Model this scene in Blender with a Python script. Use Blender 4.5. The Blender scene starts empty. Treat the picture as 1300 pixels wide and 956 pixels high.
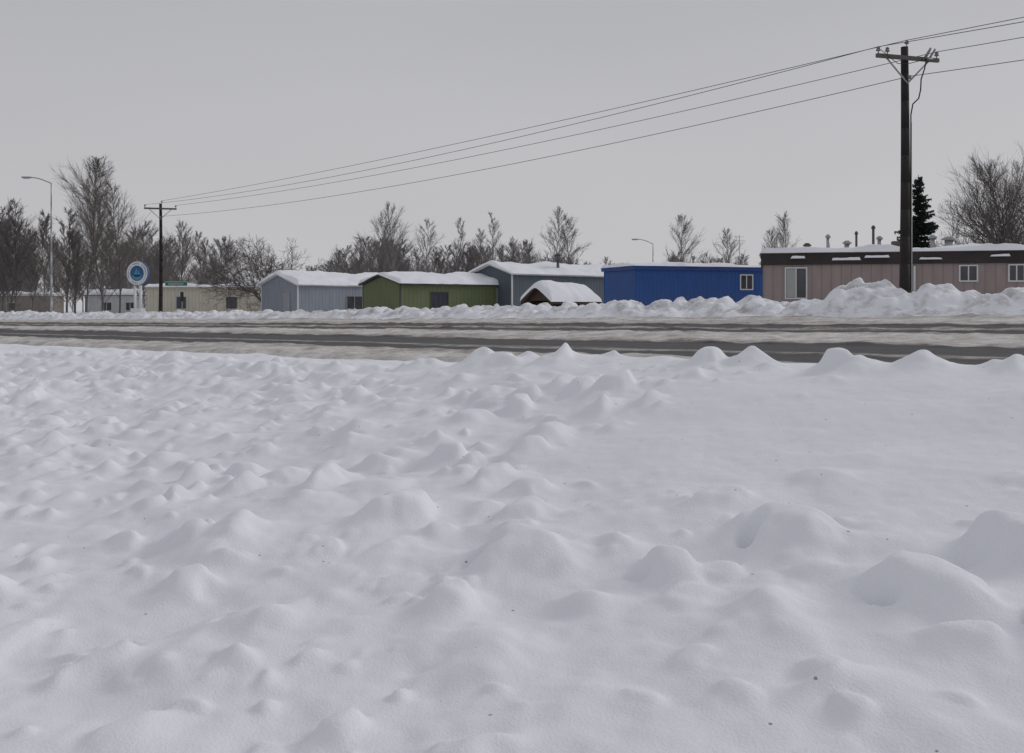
import bpy, math, random
import numpy as np
from mathutils import Vector, Matrix
random.seed(7); rng=np.random.default_rng(11)
scene=bpy.context.scene
EYE=1.5
U=(-0.703,0.711); V=(0.711,0.703)
ROT=math.atan2(-0.711,0.703)
def st(x,y): return x*U[0]+y*U[1], x*V[0]+y*V[1]
G=0.0129
def zs(s):
    s=np.asarray(s,float)
    return -G*np.clip(s,-40,100)-G*25*(1-np.exp(-np.clip(s-100,0,None)/25))
AT=[-4000,-8,0,2.3,8,11.8,12.2,31,35,60,4000]
AA=[-1.65,-1.75,-1.75,-1.7,-1.5,-1.05,-0.924,-0.36,-0.30,-0.30,-0.30]
def aprof(t): return np.interp(t,AT,AA)
def zg(x,y):
    s,t=st(x,y); return float(EYE+aprof(t)+zs(s))
# ---------- noise
TAB=rng.random((256,256))
def vn(x,y,k=0):
    x=np.asarray(x)+k*17.31; y=np.asarray(y)+k*9.77
    xi=np.floor(x).astype(int); yi=np.floor(y).astype(int)
    fx=x-xi; fy=y-yi
    fx=fx*fx*fx*(fx*(fx*6-15)+10); fy=fy*fy*fy*(fy*(fy*6-15)+10)
    a=TAB[xi%256,yi%256]; b=TAB[(xi+1)%256,yi%256]; c=TAB[xi%256,(yi+1)%256]; d=TAB[(xi+1)%256,(yi+1)%256]
    return ((a*(1-fx)+b*fx)*(1-fy)+(c*(1-fx)+d*fx)*fy)*2-1
def fbm(x,y,k=0,o=4):
    r=0;am=1
    for i in range(o):
        r=r+am*vn(x*2**i*0.97+y*0.21,y*2**i-x*0.23,k+i*3); am*=.5
    return r
# ---------- materials
MATS={}
def newmat(name):
    m=bpy.data.materials.new(name); m.use_nodes=True
    nt=m.node_tree; b=nt.nodes['Principled BSDF']; MATS[name]=m
    return m,nt,b
def nd(nt,t,**kw):
    n=nt.nodes.new(t)
    for k,v in kw.items():
        if k in n.inputs: n.inputs[k].default_value=v
        else: setattr(n,k,v)
    return n
def mixc(nt,fac,a,b):
    n=nt.nodes.new('ShaderNodeMix'); n.data_type='RGBA'
    for sock,val in ((n.inputs[0],fac),(n.inputs[6],a),(n.inputs[7],b)):
        if hasattr(val,'links') or hasattr(val,'is_linked'): nt.links.new(val,sock)
        elif isinstance(val,(int,float)): sock.default_value=val
        else: sock.default_value=(*val,1)
    return n.outputs[2]
def simple(name,col,rough=.7,var=.15,scale=4.,bump=0.,bscale=30.,metal=0.):
    m,nt,b=newmat(name)
    tc=nd(nt,'ShaderNodeTexCoord')
    n=nd(nt,'ShaderNodeTexNoise',Scale=scale,Detail=2.); nt.links.new(tc.outputs['Object'],n.inputs['Vector'])
    a=tuple(c*(1-var) for c in col); c2=tuple(min(1,c*(1+var)) for c in col)
    nt.links.new(mixc(nt,n.outputs['Fac'],a,c2),b.inputs['Base Color'])
    b.inputs['Roughness'].default_value=rough; b.inputs['Metallic'].default_value=metal
    if bump:
        n2=nd(nt,'ShaderNodeTexNoise',Scale=bscale,Detail=2.); nt.links.new(tc.outputs['Object'],n2.inputs['Vector'])
        bp=nd(nt,'ShaderNodeBump',Strength=bump,Distance=.02); nt.links.new(n2.outputs['Fac'],bp.inputs['Height']); nt.links.new(bp.outputs[0],b.inputs['Normal'])
    return m
def siding(name,col,period=.3,var=.12):
    m,nt,b=newmat(name)
    tc=nd(nt,'ShaderNodeTexCoord'); sp=nd(nt,'ShaderNodeSeparateXYZ'); nt.links.new(tc.outputs['Object'],sp.inputs[0])
    ad=nd(nt,'ShaderNodeMath',operation='ADD'); nt.links.new(sp.outputs[0],ad.inputs[0]); nt.links.new(sp.outputs[1],ad.inputs[1])
    dv=nd(nt,'ShaderNodeMath',operation='DIVIDE'); nt.links.new(ad.outputs[0],dv.inputs[0]); dv.inputs[1].default_value=period
    fr=nd(nt,'ShaderNodeMath',operation='FRACT'); nt.links.new(dv.outputs[0],fr.inputs[0])
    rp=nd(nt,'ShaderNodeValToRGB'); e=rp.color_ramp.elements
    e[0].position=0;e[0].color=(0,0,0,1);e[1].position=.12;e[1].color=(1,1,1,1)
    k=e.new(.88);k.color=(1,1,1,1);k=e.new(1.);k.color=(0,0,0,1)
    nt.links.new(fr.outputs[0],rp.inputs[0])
    mp=nd(nt,'ShaderNodeMapping'); mp.inputs['Scale'].default_value=(1.2,1.2,.35); nt.links.new(tc.outputs['Object'],mp.inputs[0])
    n=nd(nt,'ShaderNodeTexNoise',Scale=2.2,Detail=5.); nt.links.new(mp.outputs[0],n.inputs['Vector'])
    c=mixc(nt,n.outputs['Fac'],tuple(x*(1-var*2.4) for x in col),tuple(x*(1+var) for x in col))
    gz=nd(nt,'ShaderNodeMapRange'); gz.inputs['From Min'].default_value=.2; gz.inputs['From Max'].default_value=1.6; gz.inputs['To Min'].default_value=.4; gz.inputs['To Max'].default_value=0.
    nt.links.new(sp.outputs[2],gz.inputs['Value']); c=mixc(nt,gz.outputs[0],c,tuple(x*.6+.06 for x in col))
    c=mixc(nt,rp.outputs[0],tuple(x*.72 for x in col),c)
    nt.links.new(c,b.inputs['Base Color']); b.inputs['Roughness'].default_value=.6
    bp=nd(nt,'ShaderNodeBump',Strength=.5,Distance=.03); nt.links.new(rp.outputs[0],bp.inputs['Height']); nt.links.new(bp.outputs[0],b.inputs['Normal'])
    return m
def snowmat(name,col=(.81,.822,.862),dirt=0.,dcol=(.24,.215,.195),grain=1.):
    m,nt,b=newmat(name)
    tc=nd(nt,'ShaderNodeTexCoord')
    n=nd(nt,'ShaderNodeTexNoise',Scale=.9,Detail=3.); nt.links.new(tc.outputs['Object'],n.inputs['Vector'])
    c=mixc(nt,n.outputs['Fac'],tuple(x*.93 for x in col),tuple(min(.9,x*1.05) for x in col))
    if grain>.5:
        v=nd(nt,'ShaderNodeTexVoronoi',Scale=6.); nt.links.new(tc.outputs['Object'],v.inputs['Vector'])
        lt=nd(nt,'ShaderNodeMath',operation='LESS_THAN'); nt.links.new(v.outputs['Distance'],lt.inputs[0]); lt.inputs[1].default_value=.045
        gt=nd(nt,'ShaderNodeMath',operation='GREATER_THAN'); nt.links.new(n.outputs['Fac'],gt.inputs[0]); gt.inputs[1].default_value=.48
        mu=nd(nt,'ShaderNodeMath',operation='MULTIPLY'); nt.links.new(lt.outputs[0],mu.inputs[0]); nt.links.new(gt.outputs[0],mu.inputs[1])
        c=mixc(nt,mu.outputs[0],c,(.36,.33,.30))
    if dirt:
        n4=nd(nt,'ShaderNodeTexNoise',Scale=1.3,Detail=6.,Roughness=.7); nt.links.new(tc.outputs['Object'],n4.inputs['Vector'])
        rp=nd(nt,'ShaderNodeValToRGB'); rp.color_ramp.elements[0].position=.48; rp.color_ramp.elements[1].position=.66
        nt.links.new(n4.outputs['Fac'],rp.inputs[0])
        mm=nd(nt,'ShaderNodeMath',operation='MULTIPLY'); nt.links.new(rp.outputs[0],mm.inputs[0]); mm.inputs[1].default_value=dirt
        c=mixc(nt,mm.outputs[0],c,dcol)
    nt.links.new(c,b.inputs['Base Color']); b.inputs['Roughness'].default_value=.75
    b.inputs['Specular IOR Level'].default_value=.15
    n2=nd(nt,'ShaderNodeTexNoise',Scale=70.,Detail=3.,Roughness=.7); nt.links.new(tc.outputs['Object'],n2.inputs['Vector'])
    bp=nd(nt,'ShaderNodeBump',Strength=.45*grain,Distance=.012); nt.links.new(n2.outputs['Fac'],bp.inputs['Height'])
    nt.links.new(bp.outputs[0],b.inputs['Normal'])
    return m
SNOW=snowmat('snow'); BERM=snowmat('plowed_snow',dirt=.6); ROOFSNOW=snowmat('roof_snow',grain=.3)
# ---------- mesh helpers
def link(o,parent=None):
    scene.collection.objects.link(o)
    if parent: o.parent=parent
    return o
def mesh(name,verts,faces,mat,parent=None,smooth=False):
    me=bpy.data.meshes.new(name); me.from_pydata([tuple(v) for v in verts],[],faces); me.update()
    if smooth: me.polygons.foreach_set('use_smooth',[True]*len(me.polygons))
    if mat: me.materials.append(mat)
    return link(bpy.data.objects.new(name,me),parent)
def gridmesh(name,X,Y,Z,mat,parent=None,smooth=True):
    n,m=X.shape
    co=np.stack([X,Y,Z],-1).reshape(-1,3).astype(np.float32)
    idx=np.arange(n*m).reshape(n,m)
    q=np.stack([idx[:-1,:-1],idx[1:,:-1],idx[1:,1:],idx[:-1,1:]],-1).reshape(-1,4)
    me=bpy.data.meshes.new(name)
    me.vertices.add(len(co)); me.vertices.foreach_set('co',co.ravel())
    me.loops.add(q.size); me.loops.foreach_set('vertex_index',q.ravel().astype(np.int32))
    me.polygons.add(len(q)); me.polygons.foreach_set('loop_start',(np.arange(len(q))*4).astype(np.int32))
    me.polygons.foreach_set('loop_total',np.full(len(q),4,np.int32))
    me.update(calc_edges=True)
    me.polygons.foreach_set('use_smooth',np.full(len(q),smooth))
    me.materials.append(mat)
    return link(bpy.data.objects.new(name,me),parent)
def empty(name,loc=(0,0,0),rz=0):
    o=bpy.data.objects.new(name,None); o.location=loc; o.rotation_euler=(0,0,rz); o.empty_display_size=.3
    return link(o)
def box(name,x0,x1,y0,y1,z0,z1,mat,parent=None):
    v=[(x0,y0,z0),(x1,y0,z0),(x1,y1,z0),(x0,y1,z0),(x0,y0,z1),(x1,y0,z1),(x1,y1,z1),(x0,y1,z1)]
    f=[(0,3,2,1),(4,5,6,7),(0,1,5,4),(1,2,6,5),(2,3,7,6),(3,0,4,7)]
    return mesh(name,v,f,mat,parent)
def tubes(name,segs,mat,parent=None,n=3,smooth=True):
    A=np.array([s[0] for s in segs],float); B=np.array([s[1] for s in segs],float)
    r0=np.array([s[2] for s in segs]); r1=np.array([s[3] for s in segs])
    D=B-A; L=np.linalg.norm(D,axis=1,keepdims=True); L[L==0]=1e-6; D/=L
    ref=np.where(np.abs(D[:,2:3])>.9,np.array([[1.,0,0]]),np.array([[0,0,1.]]))
    P=np.cross(D,ref); P/=np.linalg.norm(P,axis=1,keepdims=True); Q=np.cross(D,P)
    vs=[]
    for C,r in ((A,r0),(B,r1)):
        for k in range(n):
            a=2*math.pi*k/n
            vs.append(C+(P*math.cos(a)+Q*math.sin(a))*r[:,None])
    Vv=np.stack(vs,1)
    N=len(segs); base=(np.arange(N)*2*n)[:,None]
    fs=[]
    for k in range(n):
        k2=(k+1)%n
        fs.append(base+np.array([[k,k2,n+k2,n+k]]))
    F=np.concatenate(fs,0)
    me=bpy.data.meshes.new(name)
    co=Vv.reshape(-1,3).astype(np.float32)
    me.vertices.add(len(co)); me.vertices.foreach_set('co',co.ravel())
    if n>4:
        allf=F.tolist()
        for i in range(N):
            b=i*2*n; allf.append(list(range(b+n-1,b-1,-1))); allf.append(list(range(b+n,b+2*n)))
        tot=np.array([len(f) for f in allf],np.int32); flat=np.array([i for f in allf for i in f],np.int32)
    else:
        flat=F.ravel().astype(np.int32); tot=np.full(len(F),4,np.int32)
    st_=np.concatenate([[0],np.cumsum(tot)[:-1]]).astype(np.int32)
    me.loops.add(len(flat)); me.loops.foreach_set('vertex_index',flat)
    me.polygons.add(len(tot)); me.polygons.foreach_set('loop_start',st_); me.polygons.foreach_set('loop_total',tot)
    me.update(calc_edges=True)
    me.materials.append(mat)
    if name.startswith('#'): return me
    return link(bpy.data.objects.new(name,me),parent)

# ================= GROUND =================
sv=np.concatenate([-np.geomspace(3000,45,14),np.arange(-40,200,4.),np.geomspace(205,4000,16)])
tv=np.array(sorted(set(AT)|set([-1500,-500,-150,-50,-20,5,14,18,22,26,45,90,150,300,600,1200,2500])),float)
S,T=np.meshgrid(sv,tv,indexing='ij')
Z=EYE+aprof(T)+zs(S)-.02
g=gridmesh('snowy_ground',-S,T,Z,SNOW); g.rotation_euler=(0,0,ROT)
# ---- road
m,nt,b=newmat('slushy_asphalt')
tc=nd(nt,'ShaderNodeTexCoord'); sp=nd(nt,'ShaderNodeSeparateXYZ'); nt.links.new(tc.outputs['Object'],sp.inputs[0])
mp=nd(nt,'ShaderNodeMapping'); mp.inputs['Scale'].default_value=(.12,.9,1); nt.links.new(tc.outputs['Object'],mp.inputs[0])
n1=nd(nt,'ShaderNodeTexNoise',Scale=1.,Detail=5.,Roughness=.65); nt.links.new(mp.outputs[0],n1.inputs['Vector'])
n2=nd(nt,'ShaderNodeTexNoise',Scale=2.5,Detail=8.,Roughness=.75); nt.links.new(tc.outputs['Object'],n2.inputs['Vector'])
def math_(op,a,b_=None):
    n=nt.nodes.new('ShaderNodeMath'); n.operation=op
    for i,v in enumerate((a,b_)):
        if v is None: continue
        if isinstance(v,(int,float)): n.inputs[i].default_value=v
        else: nt.links.new(v,n.inputs[i])
    return n.outputs[0]
tt=math_('ADD',sp.outputs[1],math_('MULTIPLY',math_('SUBTRACT',n1.outputs['Fac'],.5),1.3))
tn=math_('DIVIDE',math_('SUBTRACT',tt,10.),24.)
def ramp(stops,inp):
    rp=nd(nt,'ShaderNodeValToRGB'); cr=rp.color_ramp
    while len(cr.elements)<len(stops): cr.elements.new(.5)
    for i,(p,vv) in enumerate(stops): cr.elements[i].position=(p-10)/24
    for i,(p,vv) in enumerate(stops): cr.elements[i].color=(vv,vv,vv,1)
    nt.links.new(inp,rp.inputs[0]); return rp.outputs[0]
cover=ramp([(10,1),(14.0,.95),(14.5,.1),(15.5,.0),(15.8,.5),(16.3,.45),(16.6,.0),(18.2,.02),(18.7,.75),(21.,.88),(22.3,.6),(22.7,.03),(23.9,.06),(24.3,.6),(25.,.45),(25.3,.15),(26.6,.2),(27.2,.85),(34,1)],tn)
brown=ramp([(10,.4),(12,.45),(13.4,.6),(14.3,1),(18.6,1),(19.5,.5),(21.5,.4),(22.5,1),(27,1),(28.5,.6),(30,.45),(31,.9),(34,.9)],tn)
snowf=math_('ADD',cover,math_('MULTIPLY',math_('SUBTRACT',n2.outputs['Fac'],.5),.9))
rp2=nd(nt,'ShaderNodeValToRGB'); rp2.color_ramp.elements[0].position=.25; rp2.color_ramp.elements[1].position=.62
nt.links.new(snowf,rp2.inputs[0])
n3=nd(nt,'ShaderNodeTexNoise',Scale=1.2,Detail=9.,Roughness=.8); nt.links.new(tc.outputs['Object'],n3.inputs['Vector'])
rp3=nd(nt,'ShaderNodeValToRGB'); rp3.color_ramp.elements[0].position=.38; rp3.color_ramp.elements[1].position=.60
nt.links.new(n3.outputs['Fac'],rp3.inputs[0])
sa=mixc(nt,rp3.outputs[0],(.48,.45,.42),(.76,.75,.75)); sb=mixc(nt,rp3.outputs[0],(.22,.195,.175),(.58,.545,.51))
sn=mixc(nt,brown,sa,sb)
asph=mixc(nt,n2.outputs['Fac'],(.025,.025,.028),(.08,.08,.083))
nt.links.new(mixc(nt,rp2.outputs[0],asph,sn),b.inputs['Base Color'])
rr=math_('ADD',math_('MULTIPLY',rp2.outputs[0],.3),.6); nt.links.new(rr,b.inputs['Roughness'])
b.inputs['Specular IOR Level'].default_value=.3
bp=nd(nt,'ShaderNodeBump',Strength=.8,Distance=.04); nt.links.new(math_('ADD',rp2.outputs[0],n3.outputs['Fac']),bp.inputs['Height']); nt.links.new(bp.outputs[0],b.inputs['Normal'])
ROAD=m
sv=np.concatenate([np.arange(-60,-.2,.5),np.arange(0,60,.12),np.arange(60.1,200,.6),np.geomspace(201,900,30)]); tv=np.concatenate([[11.2,11.5,11.75],np.arange(11.9,31.6,.09)])
S,T=np.meshgrid(sv,tv,indexing='ij')
rut=np.interp(T,[11.2,11.75,12.3,14.0,14.5,15.4,15.8,16.2,16.6,18.1,18.7,20,22.3,22.8,23.9,24.2,26.3,26.8,31.5],[-.3,-.04,.07,.07,0,0,.025,.025,0,0,.06,.09,.05,.0,.0,.04,.02,.05,.12])
Z=EYE+aprof(T)+zs(S)+.02+rut*(.75+.5*vn(S*.3,T*.8,2)*(T>12))+ (rut>.03)*.03*fbm(S*1.6,T*2.6,5,3)+.008*fbm(S*2,T*4,9,3)
r=gridmesh('road',-S,T,Z,ROAD); r.rotation_euler=(0,0,ROT)

# ================= FOREGROUND SNOWBANK =================
def spacing(parts):
    out=[]
    for a,bb,st_ in parts: out.append(np.linspace(a,bb,int(round((bb-a)/st_)),endpoint=False))
    return np.concatenate(out)
def apply_lumps(sv,tv,WS,WT,lumps,pw=3.5):
    acc=np.zeros_like(WS)
    for (s,t,R,h,bt) in lumps:
        e=random.uniform(.72,1.38); ang=random.uniform(0,math.pi); rad=R*4.2
        i0,i1=np.searchsorted(sv,[s-rad,s+rad]); j0,j1=np.searchsorted(tv,[t-rad,t+rad])
        if i1-i0<2 or j1-j0<2: continue
        dx=WS[i0:i1,j0:j1]-s; dy=WT[i0:i1,j0:j1]-t
        a=(dx*math.cos(ang)+dy*math.sin(ang))/(R*e); c=(-dx*math.sin(ang)+dy*math.cos(ang))*e/R
        a=np.where(a>0,a*1.25,a*.85)
        p=np.sqrt(a*a+c*c)
        if bt: f=h*(.72/(1+p**6)+.28*np.exp(-(p/1.6)**2))
        else: f=h*np.exp(-1.3*np.clip(np.sqrt(p*p+.05)-.2236,0,None)**1.4)*(p<4.1)
        sub=acc[i0:i1,j0:j1]
        acc[i0:i1,j0:j1]=(sub**pw+f**pw)**(1/pw)
    return acc
sv=spacing([(-14,0,.07),(0,7,.018),(7,18,.028),(18,50,.08),(50,160,.3)]); tv=spacing([(-8,.6,.1),(.6,6,.018),(6,12.5,.028)])
S,T=np.meshgrid(sv,tv,indexing='ij')
crest=np.interp(sv,[-14,0,2.8,5.3,8.6,11.0,13,15.2,27,60,160],[-.36,-.38,-.42,-.49,-.58,-.70,-.76,-.78,-.82,-.85,-.85])-.01
crest_t=8.5+.35*vn(sv*.25,sv*0+3.3,4)
Zb=np.empty_like(S)
tk=np.array([-8,0,1.5,2.6,3.6,4.9,6.5,7.7]); ak=np.array([-1.66,-1.58,-1.54,-1.46,-1.35,-1.19,-.95,-.70])
for i in range(len(sv)):
    c=crest[i]; k=(c+.56)
    kt=np.concatenate([tk,[crest_t[i],crest_t[i]+.5,10.3,11.3,12.1,12.5]])
    ka=np.concatenate([ak+k*np.array([0,0,0,0,.1,.3,.7,.95]),[c,c-.04,c*.5-.44,-.90,-.98,-1.1]])
    Zb[i]=np.interp(tv,kt,ka)
def sm(A,k,ax):
    ker=np.hanning(k+2)[1:-1]; ker/=ker.sum()
    P=np.pad(A,[(k//2,k//2) if i==ax else (0,0) for i in range(2)],mode='edge')
    out=np.zeros_like(A)
    for j in range(k):
        sl=[slice(None)]*2; sl[ax]=slice(j,j+A.shape[ax]); out+=ker[j]*P[tuple(sl)]
    return out
Zb=sm(Zb,31,1)
w1=fbm(S*3.2,T*3.2,21,3); w2=fbm(S*3.2,T*3.2,31,3)
WS=S+.055*w1; WT=T+.055*w2
lumps=[]
def area(s0,s1,t0,t1,dens,R,h,pb=.3,gap=True):
    n=int((s1-s0)*(t1-t0)*dens)
    for _ in range(n):
        s=random.uniform(s0,s1); t=random.uniform(t0,t1)
        q=float(vn(s*.7,t*.7,90))
        if gap and q<-.3 and random.random()<.6: continue
        r_=random.uniform(*R)
        lumps.append((s,t,r_,r_*random.uniform(*h)*(1.15 if q>.3 else .85),random.random()<pb))
area(5.0,60,1.0,8.4,4.4,(.07,.16),(.5,1.15),.45)
area(5.0,60,1.0,8.8,.7,(.16,.26),(.35,.7),.35)
area(5.0,40,1.0,8.6,7.,(.04,.08),(.4,.9),.5)
area(60,160,1.2,9.,.8,(.2,.4),(.3,.6),.2)
area(-12,5.0,1.0,5.0,3.2,(.06,.14),(.35,.95),.6)
area(-12,5.0,1.0,5.0,.7,(.14,.24),(.28,.55),.5)
area(-12,5.0,1.0,5.3,8.,(.03,.06),(.3,.85),.6)
area(-12,5.0,5.1,8.,1.2,(.06,.18),(.12,.4),.2)
area(-12,5.0,-8,1.,.6,(.2,.4),(.3,.6),.3)
s=9.3
while s<140:
    s+=random.choice((.35,.5,.8,1.2)) if s<60 else 1.2
    lumps.append((s,8.5+random.uniform(-.5,.5),random.uniform(.09,.19),random.uniform(.06,.16),random.random()<.25))
s=-12
while s<2.5:
    s+=random.uniform(.7,1.4); lumps.append((s,8.5+random.uniform(-.2,.4),random.uniform(.12,.2),random.uniform(.08,.2),0))
KEY=[(2.95,3.98,.13,.15,1),(4.98,3.92,.17,.17,1),(1.65,4.87,.15,.20,1),(2.69,4.68,.20,.17,1),(5.05,4.84,.13,.13,1),(1.79,4.3,.19,.16,1),(3.74,3.75,.20,.17,1),(4.3,4.3,.15,.14,1),(1.2,4.35,.16,.15,1)]
for a in KEY+[(2.27,3.82,.26,.12,0),(6.2,4.2,.22,.2,0),(5.6,3.1,.2,.16,0),(3.1,2.9,.22,.1,0),(4.2,2.6,.23,.1,0),
          (8.95,8.35,.2,.22,0),(8.6,8.8,.13,.1,0),(7.65,8.45,.17,.22,0),(7.2,8.8,.12,.08,0),(5.75,8.5,.15,.18,1),(5.3,8.6,.19,.2,0),(4.95,8.3,.11,.08,0),(4.3,8.4,.13,.21,1),(4.1,8.5,.2,.13,0),(3.6,8.6,.19,.15,0),(3.0,8.6,.12,.07,0)]:
    lumps.append(a)
acc=apply_lumps(sv,tv,WS,WT,lumps)
pit=np.zeros_like(S)
pits=[(k[0]+k[2]*.8,k[1]-k[2]*.85,random.uniform(.05,.08),random.uniform(.06,.12)) for k in KEY]
for l in random.sample([l for l in lumps if l[0]<20 and l[1]<6 and l[2]>.09],90):
    pits.append((l[0]+l[2]*.8,l[1]-l[2]*.8,random.uniform(.03,.07),random.uniform(.02,.06)))
for (s,t,R,h) in pits:
    i0,i1=np.searchsorted(sv,[s-3*R,s+3*R]); j0,j1=np.searchsorted(tv,[t-3*R,t+3*R])
    if i1-i0<2 or j1-j0<2: continue
    dx=(WS[i0:i1,j0:j1]-s)/R; dy=(WT[i0:i1,j0:j1]-t)/R
    pit[i0:i1,j0:j1]+=h*np.exp(-(dx*dx+dy*dy))
fade=np.clip((12.-T)/1.8,0,1)
smoothz=np.clip((T-4.8)/.8,0,1)*np.clip((6.5-S)/1.5,0,1)
Z=Zb+acc*fade*.92-pit+fade*((.055*fbm(S*.55,T*.55,41,2))+(1-.6*smoothz)*(.036*fbm(S*1.5,T*1.5,43,2)+.012*vn(S*4.5,T*4.5,45)+.006*vn(S*9,T*9,46)))+.0028*vn(S*13,T*13,47)+.0012*vn(S*28,T*28,48)
Z=Z+EYE+zs(S)
bk=gridmesh('snowbank',-S,T,Z,SNOW); bk.rotation_euler=(0,0,ROT)

# ================= FAR BERM =================
sv=spacing([(-40,0,.3),(0,70,.08),(70,170,.2),(170,400,1.5)]); tv=np.arange(30.4,37.6,.08)
S,T=np.meshgrid(sv,tv,indexing='ij')
H=np.interp(S,[-40,9,10.8,12.4,13.6,15,16.4,17.6,18.9,20.6,23,26.3,29,31,34,36,38,41,46,59,77,90,105,400],[.7,.75,.75,.65,.85,1.15,1.3,.85,.6,.68,.55,.55,.55,.42,.38,.6,.55,.45,.35,.3,.35,.5,.6,.6])
prof=np.interp(T,[30.4,31,31.7,32.6,33.6,35,37,37.6],[-.03,.06,.45,.9,1,.55,.03,-.05])
bl=[]
for _ in range(3800):
    s_=random.uniform(0,110); t_=random.uniform(31.1,35.5); r_=random.choice((random.uniform(.1,.2),random.uniform(.15,.38)))
    bl.append((s_,t_,r_,r_*random.uniform(.55,1.3),random.random()<.55))
bacc=apply_lumps(sv,tv,S+.1*fbm(S*2,T*2,62,2),T+.1*fbm(S*2,T*2,63,2),bl)
ch2=fbm(S*.45,T*.4,66,2)
Z=EYE+aprof(T)+zs(S)+prof*H*(.82+.3*ch2)+np.clip(prof*1.5,0,1)*bacc*.85+np.clip(prof,0,1)*.05*fbm(S*3,T*3,70,3)
bm=gridmesh('snow_berm',-S,T,Z,BERM); bm.rotation_euler=(0,0,ROT)

# ================= HOMES =================
TRIM=simple('white_trim',(.60,.60,.60),.5,.08); DARKG,ntg,bg=newmat('window_glass')
tcg=nd(ntg,'ShaderNodeTexCoord'); ng=nd(ntg,'ShaderNodeTexNoise',Scale=1.3); ntg.links.new(tcg.outputs['Object'],ng.inputs['Vector'])
ntg.links.new(mixc(ntg,ng.outputs['Fac'],(.02,.022,.025),(.09,.09,.10)),bg.inputs['Base Color']); bg.inputs['Roughness'].default_value=.08
CURT=simple('curtain',(.35,.36,.34),.9,.1,3.)
METAL=simple('galvanized_metal',(.35,.36,.37),.45,.1,6.,metal=.6); DMETAL=simple('rusty_metal',(.10,.075,.06),.7,.3,6.)
def snowcap(name,parent,x0,x1,y0,y1,roofz,thick,rnd=.22,amp=.08,k=0,mat=None,step=.12):
    xs=np.linspace(x0,x1,max(8,int((x1-x0)/step))); ys=np.linspace(y0,y1,max(8,int((y1-y0)/step)))
    X,Y=np.meshgrid(xs,ys,indexing='ij')
    d=np.minimum(np.minimum(X-x0,x1-X),np.minimum(Y-y0,y1-Y))
    q=np.clip(d/rnd,0,1); e=np.sqrt(1-(1-q)**2)
    R=np.vectorize(roofz)(X,Y)
    Zt=R+.004+thick*e*(.8+.45*vn(X*.6,Y*.8,k))+amp*e*fbm(X*1.3,Y*1.3,k+5,3)*.6
    Zt=np.maximum(Zt,R+.003)
    wx=.07*fbm(X*1.1,Y*1.1,k+9,2)
    return gridmesh(name,X+wx*(1-q),Y+wx*(1-q),Zt,mat or ROOFSNOW,parent)
def window(parent,side,a0,a1,z0,z1,off=0,curt=False,frame=None,mull=True):
    fr=frame or TRIM; w=.06
    def bx(nm,p0,p1,q0,q1,d0,d1,mat):
        if side=='f': box(nm,p0,p1,off-d1,off-d0,q0,q1,mat,parent)
        else: box(nm,off-d1,off-d0,p0,p1,q0,q1,mat,parent)
    bx('window_glass',a0,a1,z0,z1,-.02,.015,DARKG)
    bx('window_frame',a0-w,a1+w,z0-w,z0,-.01,.05,fr); bx('window_frame',a0-w,a1+w,z1,z1+w,-.01,.05,fr)
    bx('window_frame',a0-w,a0,z0,z1,-.01,.047,fr); bx('window_frame',a1,a1+w,z0,z1,-.01,.047,fr)
    if mull:
        mid=(a0+a1)/2; bx('window_mullion',mid-.025,mid+.025,z0,z1,.016,.035,fr)
    if curt: bx('curtain',a0+.02,(a0+a1)/2-.03,z0+.02,z1-.02,.016,.02,CURT)
def home(name,px,D,th,w,L,top,kind,col,gr=.8,fascia=None,fh=.25,snow=.3,ov=.2,fmat=TRIM,k=0,period=.3,endcol=None):
    X=(px-650)/1264*D; th=math.radians(th)
    cx,cy=X+math.cos(th)*L/2-math.sin(th)*w/2, D+math.sin(th)*L/2+math.cos(th)*w/2
    z=min(zg(X,D),zg(cx,cy))-.1
    e=empty(name,(X,D,z),th)
    he=EYE+top-z
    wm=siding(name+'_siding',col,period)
    if kind=='flat':
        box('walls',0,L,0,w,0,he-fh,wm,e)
        fm=fascia or fmat
        box('fascia',-ov,L+ov,-ov,w+ov,he-fh,he,fm,e)
        box('roof_edge_flashing',-ov-.03,L+ov+.03,-ov-.03,w+ov+.03,he+.0,he+.035,fmat,e)
        snowcap('roof_snow',e,-ov-.05,L+ov+.05,-ov-.05,w+ov+.05,lambda x,y:he+.036,snow,k=k)
    else:
        v=[(0,0,0),(L,0,0),(L,w,0),(0,w,0),(0,0,he),(L,0,he),(L,w,he),(0,w,he),(0,w/2,he+gr),(L,w/2,he+gr)]
        f=[(0,1,5,4),(2,3,7,6),(3,0,4,8,7),(1,2,6,9,5),(4,5,9,8),(8,9,6,7)]
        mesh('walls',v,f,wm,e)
        sl=gr/(w/2); o=ov; t_=.09
        def rz(x,y): return he+gr-sl*abs(y-w/2)+.03+t_
        pts=[]
        for x in (-o,L+o):
            pts+=[(x,-o,he-sl*o+.03),(x,w/2,he+gr+.03),(x,w+o,he-sl*o+.03),(x,w+o,he-sl*o+.03+t_),(x,w/2,he+gr+.03+t_),(x,-o,he-sl*o+.03+t_)]
        f=[(0,1,4,5),(1,2,3,4),(6,11,10,7),(7,10,9,8),(5,4,10,11),(4,3,9,10),(0,6,7,1),(1,7,8,2),(0,5,11,6),(2,8,9,3)]
        mesh('roof',pts,f,fmat,e)
        snowcap('roof_snow',e,-o-.04,L+o+.04,-o-.06,w+o+.06,rz,snow,rnd=.28,k=k)
    for xx in (-.012,L-.07): 
        for yy in (-.012,w-.07): box('corner_trim',xx,xx+.08,yy,yy+.08,.0,he-fh-.01 if kind=='flat' else he-.02,fmat if kind!='flat' else wm,e)
    return e,he,z
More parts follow.
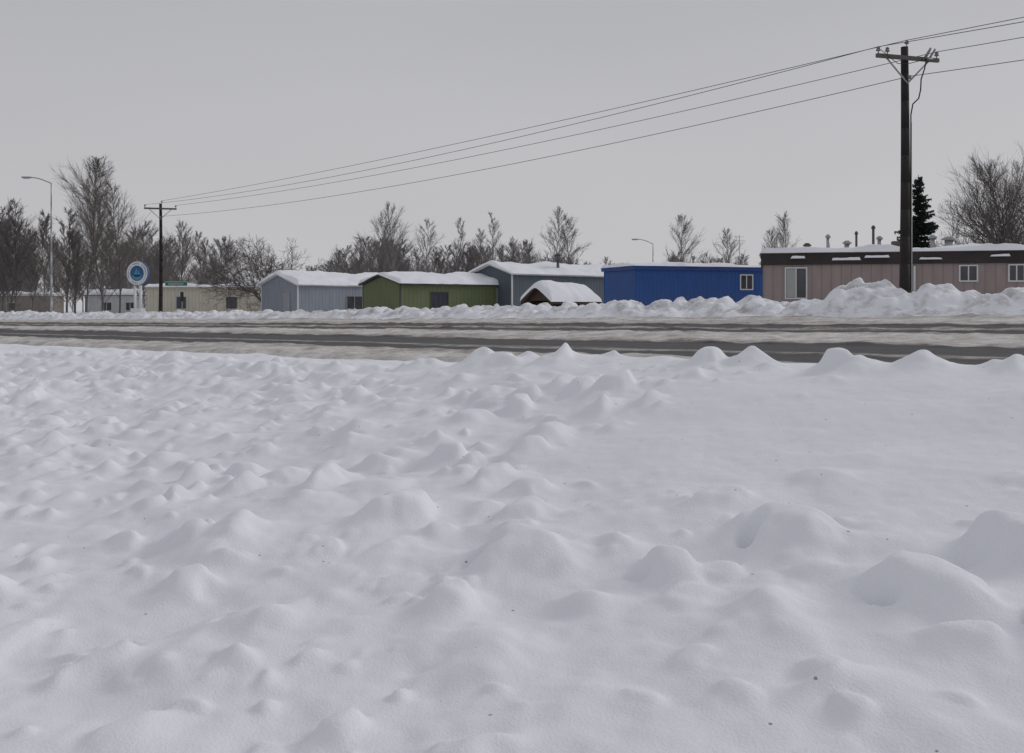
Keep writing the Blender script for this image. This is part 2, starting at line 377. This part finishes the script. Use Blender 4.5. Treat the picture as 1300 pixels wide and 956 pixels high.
BROWN=simple('dark_fascia',(.034,.026,.025),.8,.5,1.5,.5,6.)
def zz(y,D): return EYE+(385-y)*D/1264
def lz(y,D): return zz(y,D)-z
# pink
e,he,z=home('pink_mobile_home',969,45,-14,4.4,17.5,2.22,'flat',(.31,.245,.235),fascia=BROWN,fh=.5,snow=.30,ov=.10,fmat=simple('brown_flashing',(.09,.065,.06),.7),k=3,period=.42)
window(e,'f',1.0,1.85,lz(378,44.7),lz(341,44.7),curt=True)
window(e,'f',8.25,8.9,lz(356,43),lz(338,43)); window(e,'f',10.2,10.75,lz(356,42.5),lz(337,42.5))
for (x,y,h,rr,mt) in ((2.9,1.6,.8,.08,METAL),(3.8,2.4,.55,.13,METAL),(4.1,1.2,.9,.05,DMETAL),(4.9,1.9,1.2,.06,DMETAL),(5.25,2.6,.75,.1,METAL),(7.4,1.6,.7,.12,METAL),(8.05,1.4,.6,.2,METAL),(2.0,2.2,.45,.12,DMETAL),(10.7,2.4,.5,.08,DMETAL)):
    tubes('roof_vent',[((x,y,he),(x,y,he+h),rr,rr),((x,y,he+h),(x,y,he+h+.05),rr*1.6,rr*1.7),((x,y,he+h+.05),(x,y,he+h+.15),rr*1.7,rr*.7)],mt,e,n=10)
box('roof_cooler',5.7,6.3,1.6,2.2,he+.03,he+.6,DMETAL,e)
for i,x in enumerate((1.2,2.9,4.3,6.6,9.4)):
    snowcap('fascia_snow_clump',e,x,x+random.uniform(.5,1.3),-.24,-.11,lambda a,b_:he-.22-.1*(i%2),.14,rnd=.1,k=50+i,step=.05)
box('downspout',6.35,6.43,-.1,-.02,0,he-.6,TRIM,e)
# blue
e,he,z=home('blue_mobile_home',806,52,19,3.9,13,1.92,'flat',(.015,.078,.28),fh=.16,snow=.18,ov=.12,fascia=simple('blue_fascia',(.015,.05,.2),.6),fmat=simple('blue_flashing',(.02,.085,.30),.6),k=9,period=.25)
window(e,'f',6.35,7.05,lz(367,54.5),lz(350,54.5))
tubes('roof_vent',[((4.3,1.5,he),(4.3,1.5,he+.55),.08,.08),((4.3,1.5,he+.55),(4.3,1.5,he+.68),.16,.14)],METAL,e,n=10)
tubes('tv_antenna',[((7.2,1.5,he),(7.2,1.5,he+1.9),.02,.02),((6.8,1.5,he+1.6),(7.6,1.5,he+1.6),.012,.012),((6.9,1.5,he+1.8),(7.5,1.5,he+1.8),.012,.012)],METAL,e,n=6)
# slate
e,he,z=home('slate_gray_mobile_home',650,62,43,3.9,13,1.80,'gable',(.085,.105,.13),gr=.6,snow=.24,ov=.2,k=13)
window(e,'e',1.4,2.2,1.1,1.9,off=0,frame=simple('gray_frame',(.25,.26,.28),.5))
tubes('chimney_pipe',[((4.6,.5,he+.1),(4.6,.5,he+1.05),.1,.1),((4.6,.5,he+1.0),(4.6,.5,he+1.35),.22,.24),((4.6,.5,he+1.35),(4.6,.5,he+1.52),.26,.05)],simple('chimney_metal',(.10,.10,.11),.5),e,n=10)
# green
e,he,z=home('green_mobile_home',508,58,42,3.9,9.5,1.10,'gable',(.12,.15,.062),gr=.5,snow=.25,ov=.2,k=17,fmat=simple('dark_trim',(.05,.055,.05),.7))
window(e,'f',2.3,3.5,.75,1.65,frame=MATS['dark_trim'])
# light gray
e,he,z=home('gray_mobile_home',378,72,45,5.0,13,1.3,'gable',(.235,.26,.30),gr=.75,snow=.3,ov=.2,k=23)
window(e,'f',4.3,5.7,.75,1.75,frame=MATS['gray_frame']); box('door',-.05,-.003,1.0,1.9,0,2.0,MATS['gray_frame'],e); 
# cream
e,he,z=home('cream_mobile_home',186,88,8,4,14,1.42,'flat',(.56,.52,.43),fh=.18,snow=.28,ov=.12,k=29,fascia=simple('cream_fascia',(.4,.37,.3),.6))
window(e,'f',2.6,3.3,1.1,2.0,frame=MATS['dark_trim']); window(e,'f',6.9,7.7,1.1,2.0,frame=MATS['dark_trim'])
box('skirting',-.02,14.02,-.03,-.003,0,.55,simple('tan_skirting',(.22,.19,.15),.8),e)
# background homes at left
e,he,z=home('white_mobile_home',108,128,10,4,8,1.0,'gable',(.66,.67,.67),gr=.5,snow=.3,k=31,fmat=MATS['dark_trim'])
window(e,'f',2,3.2,1.,2.0); window(e,'f',5,6,1.,2.)
e,he,z=home('tan_mobile_home',-20,135,5,4,9,1.2,'flat',(.3,.27,.24),fh=.2,snow=.3,k=37); window(e,'f',3,4,1,2)

# ---- mailbox shelter with snow cap
WOOD=simple('brown_wood',(.07,.045,.035),.8,.3,3.,.4,14.)
D=48; X=(700-650)/1264*D; z=zg(X,D); e=empty('mailbox_shelter',(X,D,z),math.radians(40))
W,L=1.75,2.9; gr=.62
eh=EYE+.14-z
for x in (0,L-.12):
    for y in (0,W-.12): box('post',x,x+.12,y,y+.12,0,eh,WOOD,e)
box('back_wall',0.12,L-.12,W-.1,W-.04,0,eh,WOOD,e); box('end_wall',L-.1,L-.04,.12,W-.12,0,eh,WOOD,e)
box('mailbox_cluster',.4,2.5,1.1,1.6,.2,eh-.1,WOOD,e)
o=.25; sl=gr/(W/2)
pts=[]
for x in (-o,L+o):
    pts+=[(x,-o,eh-sl*o),(x,W/2,eh+gr),(x,W+o,eh-sl*o),(x,W+o,eh-sl*o+.08),(x,W/2,eh+gr+.08),(x,-o,eh-sl*o+.08)]
f=[(0,1,4,5),(1,2,3,4),(6,11,10,7),(7,10,9,8),(5,4,10,11),(4,3,9,10),(0,6,7,1),(1,7,8,2),(0,5,11,6),(2,8,9,3)]
mesh('roof',pts,f,WOOD,e)
mesh('gable_panel',[(.05,0,eh-.02),(.05,W,eh-.02),(.05,W/2,eh+gr-.03)],[(0,1,2)],WOOD,e)
snowcap('roof_snow',e,-o-.04,L+o+.04,-o-.04,W+o+.04,lambda x,y:eh+gr-sl*(math.sqrt((y-W/2)**2+.06)-.1)+.08,.32,rnd=.35,k=41,step=.05)

# ================= UTILITY POLES =================
POLE=simple('creosote_wood',(.022,.018,.016),.85,.35,5.,.5,20.); PORC=simple('porcelain',(.22,.22,.23),.3,.1)
ARMW=simple('weathered_crossarm',(.11,.10,.09),.8,.3,5.)
PA=Vector((13.4,34,0)); PB=Vector((-28.6,81,0)); ARMANG=math.radians(17)
def upole(P,top,r,extra):
    z=zg(P.x,P.y); e=empty('utility_pole',(P.x,P.y,z),ARMANG)
    H=EYE+top-z
    n=10; segs=[]
    for i in range(n):
        a,b_=i/n,(i+1)/n
        segs.append(((0.04*math.sin(a*3),0,a*H-.2*(i==0)),(0.04*math.sin(b_*3),0,b_*H),r*(1-.35*a),r*(1-.35*b_)))
    tubes('pole_shaft',segs,POLE,e,n=14)
    az=H-.42
    box('crossarm',-1.25,1.25,-.23,-.12,az-.06,az+.07,ARMW,e)
    for sx in (-1,1):
        tubes('crossarm_brace',[((sx*.85,-.17,az-.05),(0,-.16,az-.85),.028,.028)],METAL,e,n=6)
        for xx in (1.18,.82):
            x=sx*xx
            if xx==.82 and (sx==1 or not extra): continue
            tubes('insulator',[((x,-.175,az+.07),(x,-.175,az+.18),.02,.02),((x,-.175,az+.16),(x,-.175,az+.21),.075,.085),((x,-.175,az+.21),(x,-.175,az+.25),.05,.05),((x,-.175,az+.25),(x,-.175,az+.31),.07,.04)],PORC,e,n=10)
    tubes('insulator',[((.1,-.0,H-.1),(.1,0,H+.14),.02,.02),((.1,0,H+.12),(.1,0,H+.17),.075,.085),((.1,0,H+.17),(.1,0,H+.25),.05,.04)],PORC,e,n=10)
    tubes('neutral_insulator',[((0,-.28,H-1.15),(0,-.28,H-1.03),.05,.05),((0,-.14,H-1.09),(0,-.28,H-1.09),.02,.02)],PORC,e,n=8)
    if extra:
        tubes('fuse_cutout',[((.60,-.3,az+.02),(.74,-.42,az+.34),.05,.04),((.8,-.3,az+.05),(.92,-.42,az+.32),.035,.035),((.55,-.25,az+.0),(.95,-.25,az+.02),.03,.03)],PORC,e,n=8)
        pts=[(.66,-.3,az),(.58,-.3,az-.35),(.48,-.25,az-.7),(.5,-.2,az-1.05),(.42,-.2,az-1.35),(.2,-.18,az-1.55),(.17,-.12,az-1.9),(.17,-.1,.5)]
        tubes('drop_cable',[(pts[i],pts[i+1],.022,.022) for i in range(len(pts)-1)],POLE,e,n=6)
        tubes('ground_conduit',[((.2,-.12,0),(.2,-.1,H-2.6),.03,.03)],METAL,e,n=6)
        tubes('jumper_wire',[((-1.18,-.2,az+.25),(-.9,-.35,az-.05),.012,.012),((-.9,-.35,az-.05),(-.5,-.3,az-.25),.012,.012),((-.5,-.3,az-.25),(0,-.25,az-.2),.012,.012),((0,-.25,az-.2),(.7,-.3,az),.012,.012)],POLE,e,n=5)
    def W(lx,ly,zz_): 
        ang=ARMANG; return Vector((P.x+lx*math.cos(ang)-ly*math.sin(ang),P.y+lx*math.sin(ang)+ly*math.cos(ang),z+zz_))
    return [W(-1.18,-.175,az+.3),W(.1,0,H+.24),W(1.18,-.175,az+.3),W(0,-.28,H-1.06)]
A=upole(PA,8.75,.185,True); B=upole(PB,8.1,.17,False)
C=[a*2-b_ for a,b_ in zip(A,B)]
C=[Vector((c.x,c.y,c.z+.2)) for c in C]
cu=bpy.data.curves.new('power_lines','CURVE'); cu.dimensions='3D'; cu.bevel_depth=.012; cu.bevel_resolution=1
for P0,P1 in ((A,B),(A,C)):
    for i in range(4):
        sp_=cu.splines.new('POLY'); N=50; sp_.points.add(N)
        for j in range(N+1):
            f_=j/N; p=P0[i].lerp(P1[i],f_); p.z-=(.75,.35,.6,.75)[i]*4*f_*(1-f_)
            sp_.points[j].co=(*p,1)
cu.materials.append(simple('wire',(.07,.07,.072),.6))
link(bpy.data.objects.new('power_lines',cu))

# ================= STREET LAMPS =================
def lamp(px,D,top,arm):
    X=(px-650)/1264*D; z=zg(X,D); H=EYE+top-z
    e=empty('street_lamp',(X,D,z))
    segs=[((0,0,i*H/6),(0,0,(i+1)*H/6),.12-.012*i,.108-.012*i) for i in range(6)]
    tubes('pole',segs,METAL,e,n=10)
    p=[(-arm*f_, 0, H-.05+ .55*math.sin(f_*math.pi/2)) for f_ in np.linspace(0,1,8)]
    tubes('arm',[(p[i],p[i+1],.05,.045) for i in range(7)],METAL,e,n=8)
    a=p[-1]
    box('luminaire_head',a[0]-.75,a[0]+.05,-.16,.16,a[2]-.06,a[2]+.07,METAL,e)
    box('lens',a[0]-.65,a[0]-.15,-.12,.12,a[2]-.1,a[2]-.06,PORC,e)
    tubes('base',[((0,0,-.1),(0,0,.5),.25,.2)],METAL,e,n=10)
lamp(65,91,11.0,1.9)
lamp(829,120,7.2,1.8)

# ================= ROUND PARK SIGN =================
D=79; X=(175-650)/1264*D; z=zg(X,D); e=empty('mobile_park_sign',(X,D,z),math.radians(-14))
WHITE=simple('white_paint',(.70,.71,.73),.5,.05); BLUE=simple('sign_blue',(.02,.09,.25),.5,.2); CY=simple('sign_teal',(.06,.28,.42),.5,.2); BLK=simple('sign_black',(.02,.02,.03),.5)
cz=zz(347,D)-z; R=.98
def disc(name,r0,y,mat,th=.06,n=48):
    v=[(r0*math.cos(2*math.pi*i/n),y+d,cz+r0*math.sin(2*math.pi*i/n)) for d in (0,th) for i in range(n)]
    f=[list(range(n)),list(range(2*n-1,n-1,-1))]+[(i,i+n,(i+1)%n+n,(i+1)%n) for i in range(n)]
    return mesh(name,v,f,mat,e)
disc('rim',R,-.1,BLUE,.2); disc('ring',R*.96,-.115,WHITE,.03); disc('emblem_disc',R*.62,-.13,BLUE,.03)
mesh('sea',[(-.5,-.135,cz-.12),(-.35,-.135,cz-.42),(0,-.135,cz-.56),(.35,-.135,cz-.42),(.5,-.135,cz-.12),(.2,-.135,cz-.2),(0,-.135,cz-.12),(-.2,-.135,cz-.2)],[tuple(range(8))],CY,e)
mesh('sail',[(-.28,-.137,cz-.1),(.0,-.137,cz+.45),(.05,-.137,cz-.1)],[(0,2,1)],CY,e)
mesh('sail',[(.08,-.137,cz-.1),(.1,-.137,cz+.3),(.34,-.137,cz-.1)],[(0,2,1)],CY,e)
mesh('hull',[(-.36,-.138,cz-.13),(-.2,-.138,cz-.28),(.25,-.138,cz-.28),(.4,-.138,cz-.13)],[(0,1,2,3)],BLK,e)
txt='MOBILE HOME COMMUNITY * PARK *'
for i,chh in enumerate(txt):
    if chh==' ': continue
    a=math.radians(200-i*360/len(txt))
    c=bpy.data.curves.new('letter','FONT'); c.body=chh; c.size=.2; c.align_x='CENTER'; c.align_y='CENTER'
    c.materials.append(BLK)
    o_=link(bpy.data.objects.new('letter',c),e); o_.location=(.79*R*math.cos(a),-.12,cz+.79*R*math.sin(a)); 
    o_.rotation_euler=(Matrix.Rotation(-(a-math.pi/2),4,'Y')@Matrix.Rotation(math.pi/2,4,'X')).to_euler()
tubes('post',[((-.25,0,0),(-.25,0,cz-R+.12),.10,.10),((.25,0,0),(.25,0,cz-R+.12),.10,.10)],WHITE,e,n=12)
box('base_planter',-.45,.45,-.3,.3,0,.9,WHITE,e)
GRN=simple('sign_green',(.02,.16,.09),.5,.1)
D=78; X=(222-650)/1264*D; z=zg(X,D); e=empty('street_name_sign',(X,D,z)); h=zz(361,D)-z
tubes('post',[((.1,0,0),(.1,0,h+.25),.035,.035)],METAL,e,n=8)
box('blade',-.75,.95,-.02,.02,h-.1,h+.18,GRN,e); box('blade_border',-.78,.98,-.014,.014,h-.13,h+.21,TRIM,e)
c=bpy.data.curves.new('street_name','FONT'); c.body='PARK WAY'; c.size=.24; c.align_x='CENTER'; c.materials.append(TRIM); o_=link(bpy.data.objects.new('street_name',c),e); o_.location=(.1,-.025,h-.05); o_.rotation_euler=(math.pi/2,0,0)
D=79;X=(231-650)/1264*D; z=zg(X,D); e=empty('notice_sign',(X,D,z)); h=zz(377,D)-z
tubes('post',[((0,0.04,0),(0,.04,h+.4),.035,.035)],METAL,e,n=8); box('panel',-.13,.13,-.02,.0,h-.35,h+.4,BLK,e)

# ================= TREES =================
def bark(name,c): return simple(name,c,.9,.3,3.)
BARK=bark('bare_bark',(.11,.095,.088)); BARKF=bark('hazed_bark',(.19,.176,.172)); BIRCH=bark('birch_bark',(.165,.147,.138))  # far trees' bark is paler: aerial haze painted into its colour
def nrm(v):
    return v/math.sqrt(v[0]*v[0]+v[1]*v[1]+v[2]*v[2])
def rv(s): return np.array([random.gauss(0,s),random.gauss(0,s),random.gauss(0,s)])
UP=np.array([0,0,1.])
def birch(H,seed,width=.2,nb=55,rt=.01,base=.15,tw=3):
    random.seed(seed); segs=[]
    n=14; p=np.array([0.,0,-.2]); d=np.array([0,0,1.]); tr=[]
    r0=H*.0085
    for i in range(n):
        d=nrm(d+rv(.05)+UP*.1); q=p+d*H/n
        ra=r0*(1-i/n)+.008; rb=r0*(1-(i+1)/n)+.008
        segs.append((p,q,ra,rb)); tr.append((p,q,ra)); p=q
    for k in range(nb):
        f=base+(1-base)*((k+random.random())/nb)**.9; f=min(f,.985)
        i=int(f*n); a,b_,r=tr[i]; pp=a+(b_-a)*(f*n-i)
        az=random.uniform(0,2*math.pi)
        prof=math.sin(min(1,((1-f)*1.25+.05))*math.pi*.62)
        Ln=H*width*prof*random.uniform(.5,1.25)*1.15+.3
        el=random.uniform(.7,1.15)
        dd=np.array([math.cos(az)*math.cos(el),math.sin(az)*math.cos(el),math.sin(el)])
        br=min(r*.4,.03); m_=5; q0=pp
        for j in range(m_):
            dd=nrm(dd+rv(.09)+UP*.05)
            q1=q0+dd*Ln/m_
            segs.append((q0,q1,br*(1-j/m_)+rt*.7,br*(1-(j+1)/m_)+rt*.7))
            for _ in range(tw if j else 1):
                t0=q0+(q1-q0)*random.random(); sd=nrm(dd+rv(.32)+UP*.1); l=Ln*random.uniform(.22,.5)*(1-.08*j)+.15
                t1=t0+sd*l*.5; sd=nrm(sd+rv(.12)); t2=t1+sd*l*.5
                segs.append((t0,t1,rt,rt*.75)); segs.append((t1,t2,rt*.75,rt*.4))
                for _ in range(tw):
                    u0=t0+(t2-t0)*random.uniform(.1,.8); ud=nrm(sd+rv(.3)); segs.append((u0,u0+ud*l*random.uniform(.4,.8),rt*.6,rt*.3))
            q0=q1
    return segs
def spread(H,seed,depth=6,rt=.012,ang=.5,trunk=.12,up=.10,k0=4):
    random.seed(seed); segs=[]
    def rec(p,d,l,r,dep):
        q=p
        m_=3
        for j in range(m_):
            d=nrm(d+rv(.10)+UP*up*.3); q2=q+d*l/m_
            segs.append((q,q2,r*(1-.25*j/m_),r*(1-.25*(j+1)/m_))); q=q2
            if dep>0 and dep<depth and random.random()<.5:
                rec(q,nrm(d+rv(ang)),l*.6,max(rt*.6,r*.4),dep-2 if dep>1 else 0)
        if dep<=0: return
        for _ in range(2 if random.random()<.6 else 3):
            rec(q,nrm(d+rv(ang*.75)+UP*up),l*random.uniform(.66,.86),max(rt*.6,r*.56),dep-1)
    for i in range(k0):
        az=2*math.pi*(i+random.random()*.6)/k0
        rec(np.array([0,0,H*trunk]),nrm(np.array([math.cos(az)*.75,math.sin(az)*.75,.8])),H*.22,H*.012,depth-1)
    segs.append((np.array([0,0,-.2]),np.array([0,0,H*trunk]),H*.02,H*.018))
    return segs
def scale_to(segs,H):
    mx=max(s[1][2] for s in segs); k=H/mx
    return [(s[0]*k,s[1]*k,s[2],s[3]) for s in segs]
def place_tree(name,px,D,ytop,kind,seed,mat,**kw):
    X=(px-650)/1264*D; z=zg(X,D)-.1; H=zz(ytop,D)-z
    segs=birch(H,seed,**kw) if kind=='birch' else spread(H,seed,**kw)
    segs=scale_to(segs,H)
    e=empty(name,(X,D,z),random.uniform(0,6))
    tubes('trunk_and_branches',segs,mat,e,n=3)
place_tree('birch_tree',131,118,193,'birch',3,BIRCH,width=.24,nb=105,rt=.013,base=.08,tw=4)
place_tree('birch_tree',110,122,236,'birch',4,BIRCH,width=.25,nb=55,rt=.013)
place_tree('birch_tree',152,125,226,'birch',5,BIRCH,width=.25,nb=60,rt=.013)
place_tree('bare_tree',341,80,296,'spread',21,BARK,depth=7,ang=.6,k0=7,trunk=.08,rt=.015,up=.05)
for px,D,y,w in ((12,110,250,.2),(40,105,264,.2),(85,112,262,.2),(183,118,288,.26),(232,130,276,.28),(262,125,302,.26),(205,120,296,.26)):
    place_tree('bare_tree',px,D,y,'birch',px,BARK if px<90 else BIRCH,width=w,nb=48,rt=.013)
for px,D,y,w in ((478,150,268,.22),(505,140,254,.25),(528,150,275,.22),(578,150,274,.14),(604,150,288,.2),(622,145,268,.13),(655,160,298,.22),(676,160,304,.2),(703,130,262,.18),(722,132,268,.2),(866,130,270,.25),(932,150,288,.22),(1000,140,268,.25),(985,142,288,.22),(422,150,315,.25),(455,160,300,.22)):
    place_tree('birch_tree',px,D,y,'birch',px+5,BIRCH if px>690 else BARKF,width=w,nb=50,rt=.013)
place_tree('bare_tree',1283,62,168,'birch',77,BARK,width=.42,nb=60,rt=.009,tw=3,base=.12)
place_tree('bare_tree',1300,60,196,'spread',71,BARK,depth=7,ang=.42,k0=5,trunk=.2,rt=.009,up=.14)
place_tree('bare_tree',1248,66,235,'spread',78,BARK,depth=7,ang=.5,k0=4,trunk=.15,rt=.009,up=.12)
# spruce
SPR=simple('spruce_needles',(.020,.032,.020),.8,.5,1.2)
D=64; X=(1166-650)/1264*D; z=zg(X,D); H=zz(222,D)-z
e=empty('spruce_tree',(X,D,z)); random.seed(5)
tubes('trunk',[((0,0,0),(0,0,H*.5),.14,.09),((0,0,H*.5),(0,0,H),.09,.02)],BARK,e,n=8)
v=[];f=[];vsn=[];fsn=[]
zc=1.0
while zc<H-.1:
    fr=zc/H; rad=((1-fr)**.85*2.1+.14)*random.uniform(.8,1.1)
    for k in range(random.randint(8,12)):
        az=random.uniform(0,6.283); L_=rad*random.uniform(.4,1.25); dr=-.35+.45*fr+random.uniform(-.12,.12)
        d=np.array([math.cos(az),math.sin(az),dr]); sd=np.array([-math.sin(az),math.cos(az),0])
        m_=max(4,int(L_*11)); z0_=zc+random.uniform(-.1,.1)
        for j in range(m_):
            q=j/m_; c=np.array([0,0,z0_])+d*L_*q+np.array([0,0,.18*q*q*L_])
            for sg in (-1,1):
                wl=(.36*(1-q)+.12)*random.uniform(.6,1.2)*min(1,L_)
                tip=c+(sd*sg*.8+d*.7)*wl+np.array([0,0,random.uniform(-.2,.05)])
                i=len(v); v+=[c+d*.03+np.array([0,0,.03]),c-d*.05+np.array([0,0,-.06]),tip]; f.append((i,i+1,i+2))
                i=len(v); v+=[c,c+d*.1,c+(d*.6+sd*sg*.3)*wl+np.array([0,0,-.2*random.random()-.06])]; f.append((i,i+1,i+2))
        if random.random()<.2:
            c=np.array([0,0,zc+.06])+d*L_*.8; i=len(vsn)
            for a in range(6):
                vsn.append(c+np.array([math.cos(a*1.047)*.1,math.sin(a*1.047)*.1,random.uniform(-.02,.02)+.02]))
            fsn.append(tuple(range(i,i+6)))
    zc+=random.uniform(.13,.23)
mesh('needles',v,f,SPR,e); mesh('snow_clumps',vsn,fsn,ROOFSNOW,e)

# distant tree belt (instanced)
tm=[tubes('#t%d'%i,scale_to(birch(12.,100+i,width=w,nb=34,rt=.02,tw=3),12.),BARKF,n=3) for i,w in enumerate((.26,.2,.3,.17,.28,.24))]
e=empty('distant_trees'); random.seed(99)
def inst(px,D,y):
    X=(px-650)/1264*D; z=zg(X,D)-.1; H=zz(y,D)-z
    o=bpy.data.objects.new('tree',random.choice(tm)); link(o,e); o.location=(X,D,z); s=H/12; o.scale=(s*random.uniform(.8,1.4),)*2+(s,); o.rotation_euler=(0,0,random.uniform(0,6.28))
for i in range(170):
    px=random.uniform(380,1400); inst(px,random.uniform(190,320),random.gauss(334,5)-(6 if math.sin(px*.03)>0 else 0))
for i in range(115):
    px=random.uniform(-250,290); inst(px,random.uniform(135,240),random.choice((random.gauss(298,12),random.gauss(328,10))))
for c_,n_,y_ in ((500,14,302),(560,6,312),(610,9,310),(665,6,318)):
    for i in range(n_): inst(random.gauss(c_,16),random.uniform(150,200),random.gauss(y_,8))
for i in range(14):
    px=random.uniform(1225,1500); inst(px,random.uniform(120,200),random.gauss(285,12))
for i in range(32):
    px=random.uniform(-250,100); inst(px,random.uniform(108,140),random.gauss(276,12))
random.seed(3)
for px,D,h in ((60,95,2.2),(20,97,1.8),(1262,40,.9)):
    X=(px-650)/1264*D; z=zg(X,D)+.1
    segs=scale_to(spread(1.5,px,depth=4,rt=.01,ang=.6,k0=6,trunk=.02),h)
    ee=empty('shrub',(X,D,z)); tubes('stems',segs,BARK,ee,n=3)

# ================= CAMERA / LIGHT =================
cam=bpy.data.cameras.new('camera'); co=link(bpy.data.objects.new('camera',cam)); co.location=(0,0,EYE); co.rotation_euler=(math.radians(90),0,0)
cam.sensor_width=36; cam.lens=35; cam.shift_y=-93/1300; cam.clip_end=8000; cam.clip_start=.05
scene.camera=co
w=bpy.data.worlds.new('World'); scene.world=w; w.use_nodes=True; nt=w.node_tree; bg=nt.nodes['Background']
sky=nt.nodes.new('ShaderNodeTexSky'); sky.sky_type='NISHITA'; sky.sun_disc=False; SE,SR=math.radians(30),math.radians(68)
sky.sun_elevation=SE; sky.sun_rotation=SR; sky.dust_density=4
hs=nd(nt,'ShaderNodeHueSaturation',Saturation=.15,Value=1.0); nt.links.new(sky.outputs[0],hs.inputs['Color'])
tc=nd(nt,'ShaderNodeTexCoord'); sp=nd(nt,'ShaderNodeSeparateXYZ'); nt.links.new(tc.outputs['Generated'],sp.inputs[0])
rp=nd(nt,'ShaderNodeValToRGB'); rp.color_ramp.elements[0].position=0; rp.color_ramp.elements[0].color=(.56,.555,.572,1)
rp.color_ramp.elements[1].position=1; rp.color_ramp.elements[1].color=(.47,.475,.515,1)
k=rp.color_ramp.elements.new(.28); k.color=(.45,.452,.475,1)
nt.links.new(sp.outputs[2],rp.inputs[0])
cn=nd(nt,'ShaderNodeTexNoise',Scale=1.6,Detail=2.); mp=nd(nt,'ShaderNodeMapping'); mp.inputs['Scale'].default_value=(1,1,3); nt.links.new(tc.outputs['Generated'],mp.inputs[0]); nt.links.new(mp.outputs[0],cn.inputs['Vector'])
mr=nd(nt,'ShaderNodeMapRange'); mr.inputs['From Min'].default_value=.2; mr.inputs['From Max'].default_value=.8; mr.inputs['To Min'].default_value=9.4; mr.inputs['To Max'].default_value=10.6; nt.links.new(cn.outputs['Fac'],mr.inputs['Value'])
vm=nd(nt,'ShaderNodeVectorMath',operation='SCALE'); nt.links.new(rp.outputs[0],vm.inputs[0]); nt.links.new(mr.outputs[0],vm.inputs['Scale'])
out=mixc(nt,.93,hs.outputs[0],vm.outputs[0])
nt.links.new(out,bg.inputs['Color']); bg.inputs['Strength'].default_value=.1
sl=bpy.data.lights.new('sun','SUN'); sl.energy=.92; sl.angle=math.radians(22); sl.color=(1,.97,.94)
so=link(bpy.data.objects.new('sun',sl))
d=Vector((math.sin(SR)*math.cos(SE),math.cos(SR)*math.cos(SE),math.sin(SE))); so.rotation_euler=(-d).to_track_quat('-Z','Y').to_euler()
scene.view_settings.view_transform='Standard'; scene.view_settings.look='None'; scene.view_settings.exposure=0
